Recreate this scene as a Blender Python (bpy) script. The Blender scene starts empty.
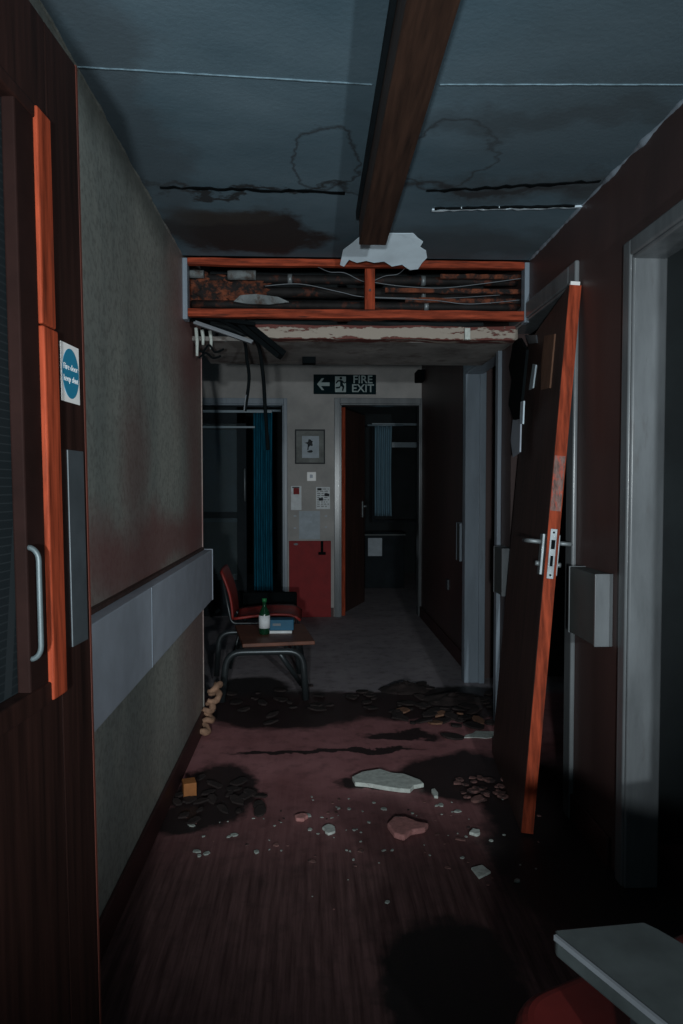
import bpy, bmesh, math, random
from mathutils import Vector, Matrix, Euler, noise
R = math.radians
rnd = random.Random(11)
SC = bpy.context.scene
COL = SC.collection
# ------------------------------------------------------------ camera
F = 700.0
YAW = math.atan(29.5/F); PITCH = math.atan(25/F)
cam_rot = Euler((R(90)-PITCH, 0, -YAW), 'XYZ')
EYE = Vector((0, 0, 1.25))
cd = bpy.data.cameras.new('camera'); cam = bpy.data.objects.new('camera', cd); COL.objects.link(cam)
cam.location = EYE; cam.rotation_euler = cam_rot
cd.sensor_fit = 'VERTICAL'; cd.sensor_height = 36; cd.lens = F/1024*36; cd.clip_start = .02
SC.camera = cam
RM = cam_rot.to_matrix()
def ray(x, y): return RM @ Vector(((x-341.5)/F, -(y-512)/F, -1))
def P(x, y, d):                       # point on the photo's ray at corridor distance d
    r = ray(x, y); return EYE + r*(d/r.y)
def G(x, y, z=0.0):                   # where that ray meets the height z
    r = ray(x, y); return EYE + r*((z-EYE.z)/r.z)
# ------------------------------------------------------------ materials
class NT:
    def __init__(s, name):
        s.m = bpy.data.materials.new(name); s.m.use_nodes = True
        s.t = s.m.node_tree; s.b = s.t.nodes['Principled BSDF']; s.co = None
    def n(s, t, **k):
        q = s.t.nodes.new(t)
        for a, v in k.items(): setattr(q, a, v)
        return q
    def l(s, a, b): s.t.links.new(a, b)
    def coord(s):
        if not s.co: s.co = s.n('ShaderNodeTexCoord').outputs['Object']
        return s.co
    def noise(s, scale, detail=4, stretch=None, rough=.6, vec=None):
        v = vec or s.coord()
        if stretch:
            mp = s.n('ShaderNodeMapping'); mp.inputs['Scale'].default_value = stretch; s.l(v, mp.inputs[0]); v = mp.outputs[0]
        q = s.n('ShaderNodeTexNoise'); q.inputs['Scale'].default_value = scale; q.inputs['Detail'].default_value = detail
        q.inputs['Roughness'].default_value = rough; s.l(v, q.inputs['Vector']); return q
    def rng(s, val, a, b, c=0, d=1):
        q = s.n('ShaderNodeMapRange'); 
        for i, x in zip((1, 2, 3, 4), (a, b, c, d)): q.inputs[i].default_value = x
        s.l(val, q.inputs[0]); return q.outputs[0]
    def mix(s, fac, a, b):
        q = s.n('ShaderNodeMix', data_type='RGBA')
        if isinstance(fac, (int, float)): q.inputs[0].default_value = fac
        else: s.l(fac, q.inputs[0])
        for i, x in ((6, a), (7, b)):
            if isinstance(x, (tuple, list)): q.inputs[i].default_value = (*x[:3], 1)
            else: s.l(x, q.inputs[i])
        return q.outputs[2]
    def math(s, op, a, b=None, c=None):
        q = s.n('ShaderNodeMath', operation=op)
        for i, x in enumerate((a, b, c)):
            if x is None: continue
            if isinstance(x, (int, float)): q.inputs[i].default_value = x
            else: s.l(x, q.inputs[i])
        return q.outputs[0]
    def warp(s, amp, scale):
        q = s.noise(scale, 5)
        sub = s.n('ShaderNodeVectorMath', operation='SUBTRACT'); s.l(q.outputs['Color'], sub.inputs[0]); sub.inputs[1].default_value = (.5, .5, .5)
        sc = s.n('ShaderNodeVectorMath', operation='SCALE'); s.l(sub.outputs[0], sc.inputs[0]); sc.inputs['Scale'].default_value = amp
        ad = s.n('ShaderNodeVectorMath', operation='ADD'); s.l(s.coord(), ad.inputs[0]); s.l(sc.outputs[0], ad.inputs[1]); return ad.outputs[0]
    def blob(s, vec, c, r, soft=.12, ring=None):
        mp = s.n('ShaderNodeVectorMath', operation='SUBTRACT'); s.l(vec, mp.inputs[0]); mp.inputs[1].default_value = c
        dv = s.n('ShaderNodeVectorMath', operation='DIVIDE'); s.l(mp.outputs[0], dv.inputs[0]); dv.inputs[1].default_value = r
        ln = s.n('ShaderNodeVectorMath', operation='LENGTH'); s.l(dv.outputs[0], ln.inputs[0])
        if ring: return s.rng(s.math('ABSOLUTE', s.math('SUBTRACT', ln.outputs['Value'], 1.0)), 0, ring, 1, 0)
        return s.rng(ln.outputs['Value'], 1-soft, 1+soft, 1, 0)
    def done(s, col=None, rough=.6, bump=None, bs=.2, bd=.01, metal=0, spec=None):
        if col is not None:
            if isinstance(col, (tuple, list)): s.b.inputs['Base Color'].default_value = (*col[:3], 1)
            else: s.l(col, s.b.inputs['Base Color'])
        if isinstance(rough, (int, float)): s.b.inputs['Roughness'].default_value = rough
        else: s.l(rough, s.b.inputs['Roughness'])
        s.b.inputs['Metallic'].default_value = metal
        if spec is not None: s.b.inputs['Specular IOR Level'].default_value = spec
        if bump is not None:
            q = s.n('ShaderNodeBump'); q.inputs['Strength'].default_value = bs; q.inputs['Distance'].default_value = bd
            s.l(bump, q.inputs['Height']); s.l(q.outputs[0], s.b.inputs['Normal'])
        return s.m
def simple(name, col, rough=.6, var=.35, scale=9, metal=0, stretch=None, bs=.15, spec=None, dirt=None, dirt_at=(.55, .7)):
    s = NT(name); q = s.noise(scale, 5, stretch)
    f = s.rng(q.outputs[0], .3, .7)
    c = s.mix(f, tuple(x*(1-var) for x in col), tuple(min(1, x*(1+var)) for x in col))
    if dirt:
        d = s.noise(scale*.6+3, 6, stretch, .7); c = s.mix(s.rng(d.outputs[0], *dirt_at), c, dirt)
    return s.done(c, rough, q.outputs[0], bs, .004, metal, spec)
M = {}
M['wood'] = simple('orange_timber', (.28, .048, .020), .7, .6, 7, stretch=(9, 9, .8), spec=.12, dirt=(.10, .03, .02), dirt_at=(.56, .8))
M['woodx'] = simple('orange_timber_along', (.29, .052, .024), .75, .6, 8, stretch=(.8, 9, 9), spec=.12, dirt=(.05, .018, .014), dirt_at=(.50, .70))
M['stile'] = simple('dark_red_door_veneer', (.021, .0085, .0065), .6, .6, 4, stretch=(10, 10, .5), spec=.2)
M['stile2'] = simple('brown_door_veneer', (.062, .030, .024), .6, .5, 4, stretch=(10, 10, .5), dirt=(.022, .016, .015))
M['beam'] = simple('brown_beam_timber', (.050, .024, .015), .6, .55, 6, stretch=(10, .6, 10))
M['white'] = simple('worn_white_gloss_paint', (.15, .165, .175), .26, .25, 4, stretch=(3, 3, .6), dirt=(.11, .11, .11), dirt_at=(.60, .78), bs=.08)
M['whitedim'] = simple('blue_grey_gloss_paint', (.22, .27, .32), .35, .15, 4, stretch=(3, 3, .6), dirt=(.1, .11, .12), dirt_at=(.6, .8), bs=.08)
M['rail'] = simple('grey_rail_laminate', (.46, .52, .60), .5, .1, 10, bs=.03)
M['raildark'] = simple('dark_grey_rail_side', (.065, .08, .08), .55, .1, 10, bs=.03)
M['plaster'] = simple('plaster_fragment', (.55, .60, .56), .9, .2, 40, dirt=(.2, .2, .18), dirt_at=(.6, .75), bs=.5)
M['flap'] = simple('torn_lining_paper', (.62, .74, .82), .9, .06, 14, bs=.2)
M['pink'] = simple('pink_plaster', (.52, .24, .225), .95, .25, 40, bs=.6)
M['dullpink'] = simple('dirty_pink_plaster', (.20, .10, .09), .95, .4, 30, dirt=(.03, .02, .02), dirt_at=(.45, .6), bs=.6)
M['cream'] = simple('cream_plaster_moulding', (.34, .20, .13), .85, .5, 20, bs=.4)
M['chrome'] = simple('worn_steel', (.25, .285, .30), .5, .3, 20, metal=.5, bs=.03)
M['tube'] = simple('dark_tubular_steel', (.05, .06, .065), .35, .1, 20, metal=.5, bs=.02)
M['black'] = simple('black_rubber_and_plastic', (.005, .007, .008), .95, .2, 12, spec=.05)
M['blackpipe'] = simple('black_pipe', (.014, .013, .013), .7, .4, 14, dirt=(.12, .035, .02), dirt_at=(.56, .70), spec=.2)
M['rust'] = simple('rusted_lagging', (.16, .045, .02), .95, .5, 22, dirt=(.012, .010, .010), dirt_at=(.44, .56), bs=1)
M['cable'] = simple('grey_cable_sheath', (.16, .18, .20), .55, .1, 10)
M['soffit'] = simple('grimy_soffit_board', (.26, .25, .235), .8, .35, 5, dirt=(.08, .05, .04), dirt_at=(.5, .7))
M['glassy'] = None
M['redcloth'] = simple('red_vinyl', (.12, .012, .010), .5, .2, 10)
M['redback'] = simple('bright_red_chair_plastic', (.30, .032, .026), .45, .15, 10)
M['redpanel'] = simple('red_painted_board', (.26, .010, .012), .7, .15, 12)
M['tabletop'] = simple('brown_wood_tabletop', (.16, .055, .03), .5, .4, 6, stretch=(1, 8, 1))
M['armgrey'] = simple('grey_laminate_arm', (.050, .062, .064), .5, .3, 9)
M['green'] = simple('dark_green_sign_board', (.004, .018, .022), .8, .1, 6, spec=.08, bs=.02)
M['signpale'] = simple('pale_luminous_lettering', (.34, .43, .43), .6, .1, 9, bs=.02)
M['paper'] = simple('old_white_paper', (.78, .82, .84), .85, .12, 20, bs=.05)
M['papergrey'] = simple('grey_printed_board', (.44, .50, .55), .8, .12, 14, bs=.05)
M['ink'] = simple('dark_print', (.03, .035, .04), .8, .1, 10)
M['blue'] = simple('blue_sticker_print', (.015, .20, .33), .5, .05, 6, bs=.02)
M['white_clean'] = simple('white_plastic', (.85, .85, .84), .35, .03, 6, bs=.02)
M['bluebox'] = simple('blue_packet_card', (.008, .11, .20), .6, .15, 8)
M['curtain'] = simple('blue_curtain_fabric', (.010, .115, .18), .95, .55, 10, spec=.05, stretch=(8, 8, .6))
M['curtain2'] = simple('pale_blue_curtain_fabric', (.20, .34, .42), .9, .2, 10, stretch=(8, 8, .6))
M['plate'] = simple('grey_metal_push_plate', (.07, .085, .095), .5, .15, 16, metal=.3)
M['darkframe'] = simple('dark_blue_grey_frame', (.013, .019, .023), .7, .2, 8, spec=.15)
M['paleline'] = simple('pale_aluminium_trim', (.25, .33, .38), .35, .1, 8)
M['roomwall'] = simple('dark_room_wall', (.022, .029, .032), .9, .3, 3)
M['darkdebris'] = simple('wet_dark_debris', (.022, .014, .013), .9, .5, 22, bs=.8)
M['skirt'] = simple('dark_red_skirting', (.055, .020, .019), .55, .3, 5)
M['skirt2'] = simple('worn_red_edge', (.10, .022, .012), .7, .5, 5, stretch=(9, 9, .8))
M['darkbead'] = simple('dark_bead_wood', (.016, .007, .006), .8, .4, 6, spec=.1)
M['seam'] = simple('dull_paper_seam', (.13, .20, .24), .9, .5, 30)
M['crumb'] = simple('dirty_plaster_crumb', (.36, .40, .37), .95, .4, 60, bs=.5)
M['steeldull'] = simple('dull_steel_pull', (.10, .13, .14), .5, .2, 20, metal=.3)
M['sleeve'] = simple('grimy_grey_sleeve', (.15, .17, .175), .8, .35, 18, dirt=(.05, .03, .02), dirt_at=(.5, .65))
M['tan'] = simple('tan_bare_strip', (.20, .10, .06), .8, .25, 12, stretch=(4, 4, 1))
# glass
s = NT('bottle_glass'); s.b.inputs['Transmission Weight'].default_value = .7; M['bottle'] = s.done((.02, .13, .06), .10)
s = NT('window_glass'); s.b.inputs['Transmission Weight'].default_value = .92; s.b.inputs['IOR'].default_value = 1.2; M['glass'] = s.done((.55, .68, .72), .04)
# wired glass: dark pane with a fine wire grid inside
s = NT('wired_glass'); 
sp = s.n('ShaderNodeSeparateXYZ'); s.l(s.coord(), sp.inputs[0])
g1 = s.math('LESS_THAN', s.math('FRACT', s.math('MULTIPLY', sp.outputs[0], 80)), .14)
g2 = s.math('LESS_THAN', s.math('FRACT', s.math('MULTIPLY', sp.outputs[2], 80)), .14)
M['wired'] = s.done(s.mix(s.math('MAXIMUM', g1, g2), (.012, .018, .021), (.024, .032, .036)), .5, spec=.25)
# peeling paint over rusty timber
s = NT('peeling_cream_paint'); q = s.noise(7, 8, (1, 3, 3), .7)
sp = s.n('ShaderNodeSeparateXYZ'); s.l(s.coord(), sp.inputs[0])
edge = s.rng(s.math('ABSOLUTE', s.math('SUBTRACT', sp.outputs[2], 1.976)), .016, .040, 0, .28)
pk = s.rng(s.math('ADD', q.outputs[0], edge), .58, .61)
M['peel'] = s.done(s.mix(pk, (.36, .31, .26), (.13, .030, .022)), .7, pk, .6, .004)
# left wall: grey green paint with damp reddish tint and blotches, handled by height
s = NT('left_wall_paint'); w = s.warp(.35, 2.2); q = s.noise(55, 4); q2 = s.noise(2.2, 6, (1, 1, .35))
c = s.mix(s.rng(q2.outputs[0], .35, .68), (.27, .305, .285), (.52, .54, .48))
c = s.mix(s.math('MULTIPLY', s.rng(q.outputs[0], .45, .65), .45), c, (.11, .115, .105))
for cc, rr, a in (((-.57, 3.45, 1.95), (.5, .55, .40), .75), ((-.57, 2.6, 1.02), (.5, 1.3, .13), .7), ((-.57, 3.5, 1.2), (.5, .28, .35), .6), ((-.57, 2.3, 1.35), (.5, .18, .20), .4), ((-.57, 3.5, .55), (.5, .45, .4), .5)):
    c = s.mix(s.math('MULTIPLY', s.blob(w, cc, rr, .5), a), c, (.27, .085, .08))
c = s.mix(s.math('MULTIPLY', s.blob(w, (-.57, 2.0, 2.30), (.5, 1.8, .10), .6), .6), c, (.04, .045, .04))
M['wallL'] = s.done(c, .55, q.outputs[0], .25, .003)
# right wall: dark brown red gloss
s = NT('right_wall_paint'); q = s.noise(2.6, 6, (1, 1, .3)); q2 = s.noise(40, 4)
c = s.mix(s.rng(q.outputs[0], .35, .65), (.055, .034, .032), (.092, .052, .048))
M['wallR'] = s.done(c, .5, q2.outputs[0], .15, .003)
# end wall
s = NT('end_wall_paint'); q = s.noise(3, 6); q2 = s.noise(60, 3)
c = s.mix(s.rng(q.outputs[0], .35, .7), (.34, .33, .32), (.50, .48, .46))
M['wallE'] = s.done(c, .7, q2.outputs[0], .2, .003)
# ceiling with water stains
s = NT('stained_ceiling_paint'); w = s.warp(.42, 4.5); w2 = s.warp(.14, 9); q = s.noise(1.6, 7, (1, 1.6, 1)); q2 = s.noise(70, 3)
c = s.mix(s.rng(q.outputs[0], .32, .70), (.070, .125, .160), (.135, .205, .25))
def Cl(x, y): v = G(x, y, 2.27); return (v.x, v.y, 2.27)
for (x, y, rx, ry, a, ring) in ((325, 160, .10, .20, .6, .09), (448, 158, .14, .22, .6, .07), (470, 150, .10, .2, .0, .1)):
    if a: c = s.mix(s.math('MULTIPLY', s.blob(w2, Cl(x, y), (rx, ry, 1), ring=ring), min(1, a*1.4)), c, (.03, .035, .04))
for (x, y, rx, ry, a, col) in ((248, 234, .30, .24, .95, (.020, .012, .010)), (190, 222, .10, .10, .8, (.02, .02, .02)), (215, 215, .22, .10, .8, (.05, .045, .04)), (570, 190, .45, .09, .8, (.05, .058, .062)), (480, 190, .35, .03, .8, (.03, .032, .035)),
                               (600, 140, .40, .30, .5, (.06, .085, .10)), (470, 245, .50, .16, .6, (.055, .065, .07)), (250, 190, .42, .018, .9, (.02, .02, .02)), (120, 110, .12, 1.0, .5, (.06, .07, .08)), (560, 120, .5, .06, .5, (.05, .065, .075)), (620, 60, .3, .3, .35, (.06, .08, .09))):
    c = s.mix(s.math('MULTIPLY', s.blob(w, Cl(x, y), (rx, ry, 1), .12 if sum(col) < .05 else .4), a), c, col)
M['ceil'] = s.done(c, .75, q2.outputs[0], .3, .003)
# floor
s = NT('stained_shaded_floor'); w = s.warp(.30, 4); w3 = s.warp(.12, 14)
q = s.noise(3, 7); gr = s.noise(9, 6, (7, .35, 1)); fine = s.noise(120, 3)
c = s.mix(s.rng(gr.outputs[0], .33, .68), (.062, .030, .029), (.165, .088, .085))
sp = s.n('ShaderNodeSeparateXYZ'); s.l(w3, sp.inputs[0])
grey = s.mix(s.rng(q.outputs[0], .3, .7), (.28, .25, .27), (.42, .38, .40))
red = s.mix(s.rng(q.outputs[0], .3, .7), (.34, .135, .14), (.60, .27, .28))
c = s.mix(s.rng(sp.outputs[1], 2.2, 3.0, 0, .75), c, red)
c = s.mix(s.rng(sp.outputs[1], 4.10, 4.25), c, grey)
wet = None  # dark floor mask: puddles, plus a shadow painted in by the armchair
def Fl(x, y): v = G(x, y); return (v.x, v.y, 0)
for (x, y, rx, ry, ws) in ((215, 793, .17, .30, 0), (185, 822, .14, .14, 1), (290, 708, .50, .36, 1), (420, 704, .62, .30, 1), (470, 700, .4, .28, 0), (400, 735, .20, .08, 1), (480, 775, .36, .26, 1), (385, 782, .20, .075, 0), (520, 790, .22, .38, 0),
                           (455, 990, .19, .30, 1), (330, 752, .45, .03, 1), (580, 860, .3, .5, 0), (250, 690, .25, .3, 0)):  # first blob on this line is the armchair's shadow, painted into the floor colour
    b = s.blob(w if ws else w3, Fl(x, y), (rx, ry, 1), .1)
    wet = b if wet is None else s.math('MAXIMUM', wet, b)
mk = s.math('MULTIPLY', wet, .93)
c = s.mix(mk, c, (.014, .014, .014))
mo = s.noise(14, 6); c = s.mix(s.math('MULTIPLY', s.rng(mo.outputs[0], .5, .75), .45), c, (.03, .02, .02))
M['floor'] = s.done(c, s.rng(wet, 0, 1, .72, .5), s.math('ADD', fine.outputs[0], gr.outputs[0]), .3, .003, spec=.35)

# ------------------------------------------------------------ geometry helpers
class MB:
    def __init__(s): s.v = []; s.f = []
    def box(s, a, b, mtx=None, taper=None):
        x0, y0, z0 = a; x1, y1, z1 = b; n = len(s.v)
        vs = [(x0,y0,z0),(x1,y0,z0),(x1,y1,z0),(x0,y1,z0),(x0,y0,z1),(x1,y0,z1),(x1,y1,z1),(x0,y1,z1)]
        for v in vs:
            v = Vector(v); s.v.append(mtx @ v if mtx else v)
        s.f += [tuple(n+i for i in q) for q in ((0,3,2,1),(4,5,6,7),(0,1,5,4),(1,2,6,5),(2,3,7,6),(3,0,4,7))]
        return s
    def tube(s, pts, r, n=10, cap=True):
        pts = [Vector(p) for p in pts]; k = len(pts); rr = r if isinstance(r, (list, tuple)) else [r]*k
        base = len(s.v); up = None
        for i, p in enumerate(pts):
            t = (pts[min(i+1, k-1)]-pts[max(i-1, 0)]).normalized()
            if up is None:
                up = Vector((0, 0, 1)) if abs(t.z) < .9 else Vector((1, 0, 0))
            sd = t.cross(up).normalized(); up = sd.cross(t).normalized()
            for j in range(n):
                a = 2*math.pi*j/n; s.v.append(p+(sd*math.cos(a)+up*math.sin(a))*rr[i])
        for i in range(k-1):
            for j in range(n):
                a = base+i*n+j; b = base+i*n+(j+1) % n; s.f.append((a, b, b+n, a+n))
        if cap: s.f.append(tuple(base+j for j in range(n))[::-1]); s.f.append(tuple(base+(k-1)*n+j for j in range(n)))
        return s
    def prism(s, outline, t, mtx=None):     # outline in local XY, thickness along local Z (0..t)
        n = len(outline); b = len(s.v)
        for z in (0, t):
            for x, y in outline:
                v = Vector((x, y, z)); s.v.append(mtx @ v if mtx else v)
        s.f.append(tuple(b+i for i in range(n))[::-1]); s.f.append(tuple(b+n+i for i in range(n)))
        for i in range(n): j = (i+1) % n; s.f.append((b+i, b+j, b+n+j, b+n+i))
        return s
    def lathe(s, prof, c, n=24):
        b = len(s.v); c = Vector(c)
        for r, z in prof:
            for j in range(n): a = 2*math.pi*j/n; s.v.append(c+Vector((r*math.cos(a), r*math.sin(a), z)))
        for i in range(len(prof)-1):
            for j in range(n): a = b+i*n+j; d = b+i*n+(j+1) % n; s.f.append((a, d, d+n, a+n))
        s.f.append(tuple(b+j for j in range(n))[::-1]); s.f.append(tuple(b+(len(prof)-1)*n+j for j in range(n)))
        return s
    def grid(s, fn, nu, nv):
        b = len(s.v)
        for i in range(nu+1):
            for j in range(nv+1): s.v.append(Vector(fn(i/nu, j/nv)))
        for i in range(nu):
            for j in range(nv): a = b+i*(nv+1)+j; s.f.append((a, a+nv+1, a+nv+2, a+1))
        return s
    def build(s, name, m, parent=None, bevel=0, smooth=False, seg=2, solid=0, kind=None, sub=0):
        me = bpy.data.meshes.new(name); me.from_pydata([tuple(v) for v in s.v], [], s.f); me.update()
        o = bpy.data.objects.new(name, me); COL.objects.link(o)
        if m: me.materials.append(M[m] if isinstance(m, str) else m)
        if parent: o.parent = parent; o.matrix_parent_inverse = Matrix.Translation(-WL(parent))
        if smooth:
            for p in me.polygons: p.use_smooth = len(p.vertices) == 4
        if solid: q = o.modifiers.new('solid', 'SOLIDIFY'); q.thickness = solid; q.offset = 0
        if bevel: q = o.modifiers.new('bevel', 'BEVEL'); q.width = bevel; q.segments = seg; q.limit_method = 'ANGLE'
        if sub: q = o.modifiers.new('sub', 'SUBSURF'); q.levels = sub; q.render_levels = sub
        if kind: o['kind'] = kind
        return o
def WL(o):
    v = Vector(o.location)
    return v
def thing(name, label, cat, loc, group=None):
    o = bpy.data.objects.new(name, None); COL.objects.link(o); o.location = loc; o.empty_display_size = .1
    o['label'] = label; o['category'] = cat
    if group: o['group'] = group
    return o
def tag(o, label, cat, group=None, kind=None):
    o['label'] = label; o['category'] = cat
    if group: o['group'] = group
    if kind: o['kind'] = kind
    return o
# children of a part: the part has identity transform relative to world, so parent inverse must be plain
def sub(mb, name, m, part, **k):
    o = mb.build(name, m, None, **k); o.parent = part
    root = part.parent
    return o
def struct(mb, name, m, **k): return mb.build(name, m, kind='structure', **k)
def text_mb(txt, size, mtx, depth=.001, align='CENTER', bold=0):
    cu = bpy.data.curves.new('t', 'FONT'); cu.body = txt; cu.size = size; cu.extrude = depth; cu.align_x = align; cu.align_y = 'CENTER'; cu.offset = bold
    to = bpy.data.objects.new('t', cu); COL.objects.link(to); bpy.context.view_layer.update()
    me = bpy.data.meshes.new_from_object(to.evaluated_get(bpy.context.evaluated_depsgraph_get()))
    b = MB(); b.v = [mtx @ v.co for v in me.vertices]; b.f = [tuple(p.vertices) for p in me.polygons]
    bpy.data.objects.remove(to); bpy.data.curves.remove(cu); bpy.data.meshes.remove(me)
    return b
def face_m(p, nrm_y=-1):   # local XY plane standing upright facing -Y at p
    return Matrix.Translation(p) @ Matrix.Rotation(R(90), 4, 'X')
def jag(n, rx, ry, j=.25, seed=0):
    r = random.Random(seed); o = []
    for i in range(n):
        a = 2*math.pi*i/n; k = 1+r.uniform(-j, j); o.append((rx*k*math.cos(a), ry*k*math.sin(a)))
    return o

# ------------------------------------------------------------ shell
XL = -.57; XR = .98; ZC = 2.27; YE = 6.70; TH = .085
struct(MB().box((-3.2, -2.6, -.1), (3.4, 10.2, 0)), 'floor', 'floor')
struct(MB().box((XL-TH, -2.6, 0), (XL, 3.66, 2.6)), 'wall_left', 'wallL')
# right wall with three door openings
def wall_open(name, x0, x1, y0, y1, opens, m, z1=2.6):
    b = MB(); y = y0
    for (a, c, h) in opens:
        b.box((x0, y, 0), (x1, a, z1)); b.box((x0, a, h), (x1, c, z1)); y = c
    b.box((x0, y, 0), (x1, y1, z1)); return struct(b, name, m)
OP = [(1.25, 2.105, 1.95), (2.62, 3.42, 2.01), (3.64, 4.40, 1.97)]
wall_open('wall_right', XR, XR+TH, -2.6, 4.50, OP, 'wallR')
struct(MB().box((XR+.07, 4.50, 0), (XR+.07+.13, YE, 2.6)), 'wall_right_far', 'wallR')
# end wall with two openings (X)
E1 = (-1.45, P(284, 500, YE).x, P(240, 404, YE).z); E2 = (P(340, 500, YE).x, P(420, 500, YE).x, P(380, 404, YE).z)
b = MB(); b.box((-3.2, YE, 0), (E1[0], YE+.12, 2.6)); b.box((E1[0], YE, E1[2]), (E1[1], YE+.12, 2.6)); b.box((E1[1], YE, 0), (E2[0], YE+.12, 2.6))
b.box((E2[0], YE, E2[2]), (E2[1], YE+.12, 2.6)); b.box((E2[1], YE, 0), (3.4, YE+.12, 2.6)); struct(b, 'wall_back', 'wallE')
struct(MB().box((-3.2, 3.56, 0), (XL-TH, 3.66, 2.6)), 'wall_left_return', 'wallL')
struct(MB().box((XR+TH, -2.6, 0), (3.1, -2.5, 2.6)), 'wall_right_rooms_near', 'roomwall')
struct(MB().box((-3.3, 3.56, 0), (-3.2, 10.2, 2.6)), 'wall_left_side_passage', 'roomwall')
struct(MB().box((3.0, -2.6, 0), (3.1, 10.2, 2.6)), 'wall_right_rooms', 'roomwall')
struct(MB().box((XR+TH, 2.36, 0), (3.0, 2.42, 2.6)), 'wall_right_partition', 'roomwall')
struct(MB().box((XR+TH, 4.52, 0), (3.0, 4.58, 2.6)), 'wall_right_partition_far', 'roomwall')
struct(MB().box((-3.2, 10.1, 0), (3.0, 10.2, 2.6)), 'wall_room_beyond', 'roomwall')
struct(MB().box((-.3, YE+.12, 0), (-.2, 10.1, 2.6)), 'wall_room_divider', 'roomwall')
b = MB().box((XL-.01, -2.6, ZC), (XR+.01, 3.15, ZC+.06)); struct(b, 'ceiling', 'ceil')
struct(MB().box((-3.3, -2.6, 2.6), (3.1, 10.2, 2.66)), 'ceiling_upper', 'roomwall')
# skirtings
struct(MB().box((XL, 1.0, 0), (XL+.015, 3.66, .10)), 'baseboard_left', 'skirt', bevel=.004)
b = MB()
for a, c in ((2.22, 2.55), ): b.box((XR-.015, a, 0), (XR, c, .10))
struct(b, 'baseboard_right', 'skirt', bevel=.004)
struct(MB().box((E1[1]+.06, YE-.012, 0), (E2[0]-.06, YE, .09)), 'baseboard_back', 'skirt')
struct(MB().box((XR+.055, 4.55, 0), (XR+.07, YE, .10)), 'baseboard_right_far', 'skirt')
# ceiling joints and torn paper seams
def ceil_line(x0, y0, x1, y1, w, m, name, drop=.004, seed=1):
    a = G(x0, y0, ZC); c = G(x1, y1, ZC); r = random.Random(seed); bm = MB(); N = 26; d = (c-a)
    pl = []; pr = []
    for i in range(N+1):
        p = a+d*(i/N); k = w*r.uniform(.35, 1.2); o = r.uniform(-w*.4, w*.4)
        pl.append((p.x, p.y+k/2+o)); pr.append((p.x, p.y-k/2+o))
    bm.prism(pl+pr[::-1], drop+.001, Matrix.Translation((0, 0, ZC-drop))); return struct(bm, name, m)
ceil_line(72, 66, 372, 84, .003, 'seam', 'trim_1', .003, 1); ceil_line(440, 84, 683, 84, .002, 'seam', 'trim_2', .003, 2)
ceil_line(160, 187, 345, 192, .020, 'black', 'trim_3', .003, 3); ceil_line(426, 191, 600, 181, .020, 'black', 'trim_4', .003, 4)
ceil_line(432, 209, 582, 206, .016, 'flap', 'trim_5', .006, 5); ceil_line(435, 207.5, 575, 205, .012, 'black', 'trim_6', .007, 6)

# ragged line of old plaster where ceiling meets walls
def cove(x, sgn, y0, y1, name, m, seed):
    def fn(u, v):
        y = y0+(y1-y0)*u; k = .5+.9*noise.noise(Vector((y*9, seed, 0)))+.4*noise.noise(Vector((y*40, seed, 0))); k = max(.12, k)
        a = v*math.pi/2; return (x+sgn*(.012 if sgn < 0 else .007)*k*math.cos(a), y, ZC-(.014 if sgn < 0 else .008)*k*math.sin(a))
    struct(MB().grid(fn, 150, 5), name, m, smooth=True)
cove(XR, -1, .8, 3.15, 'trim_8', 'whitedim', 1); cove(XL, 1, .8, 3.15, 'trim_9', 'wallL', 2)

# ------------------------------------------------------------ door frames in the right wall
def frame_right(idx, a, c, h, m, near=True, far=True, m2=None):
    b = MB(); w = .05 if idx == 1 else .07; pr = .018
    if far: b.box((XR-pr, c, 0), (XR, c+w, h+w)); b.box((XR-pr+.006, c-.012, 0), (XR+TH+.01, c+.001, h))
    if near: b.box((XR-pr, a-w, 0), (XR, a, h+w)); b.box((XR-pr+.006, a-.001, 0), (XR+TH+.01, a+.012, h))
    b.box((XR-pr, a, h), (XR, c, h+w)); b.box((XR-pr+.006, a, h-.012), (XR+TH+.01, c, h+.001))
    return struct(b, 'door_%d' % idx, m, bevel=.009, seg=4)
frame_right(1, *OP[0], 'white'); frame_right(2, *OP[1], 'white', far=False); 
b = MB(); a, c, h = OP[2]
b.box((XR-.012, c, 0), (XR+.0, c+.07, h+.06)); b.box((XR-.012, c-.012, 0), (XR+TH+.02, c+.001, h)); b.box((XR+.075, c-.03, 0), (XR+TH+.03, c-.012, h)); b.box((XR-.022, a-.05, 0), (XR, a, h+.06)); b.box((XR-.022, a, h), (XR, c, h+.06))
b.box((XR-.016, a, h-.012), (XR+TH+.01, c, h+.001)); struct(b, 'door_3', 'whitedim', bevel=.004)
# frames in the end wall
def frame_end(idx, x0, x1, h, m, left=True):
    b = MB(); w = .055
    if left: b.box((x0-w, YE-.022, 0), (x0, YE, h+w)); b.box((x0-.001, YE-.016, 0), (x0+.014, YE+.13, h))
    b.box((x1, YE-.022, 0), (x1+w*.6, YE, h+w)); b.box((x1-.014, YE-.016, 0), (x1+.001, YE+.13, h))
    b.box((x0, YE-.022, h), (x1, YE, h+w)); b.box((x0, YE-.016, h-.014), (x1, YE+.13, h+.001))
    return struct(b, 'door_%d' % idx, m, bevel=.004)
frame_end(4, E1[0], E1[1], E1[2], 'whitedim'); frame_end(5, E2[0], E2[1], E2[2], 'white')

# ------------------------------------------------------------ left fire door leaf (folded back, leaning)
FD = thing('fire_door', 'dark red wooden fire door with wired glass and blue sticker, open at left edge', 'door', (0, 0, 0))
e_top = P(76, 66, 1.30)
ang = math.atan(.085)
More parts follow.
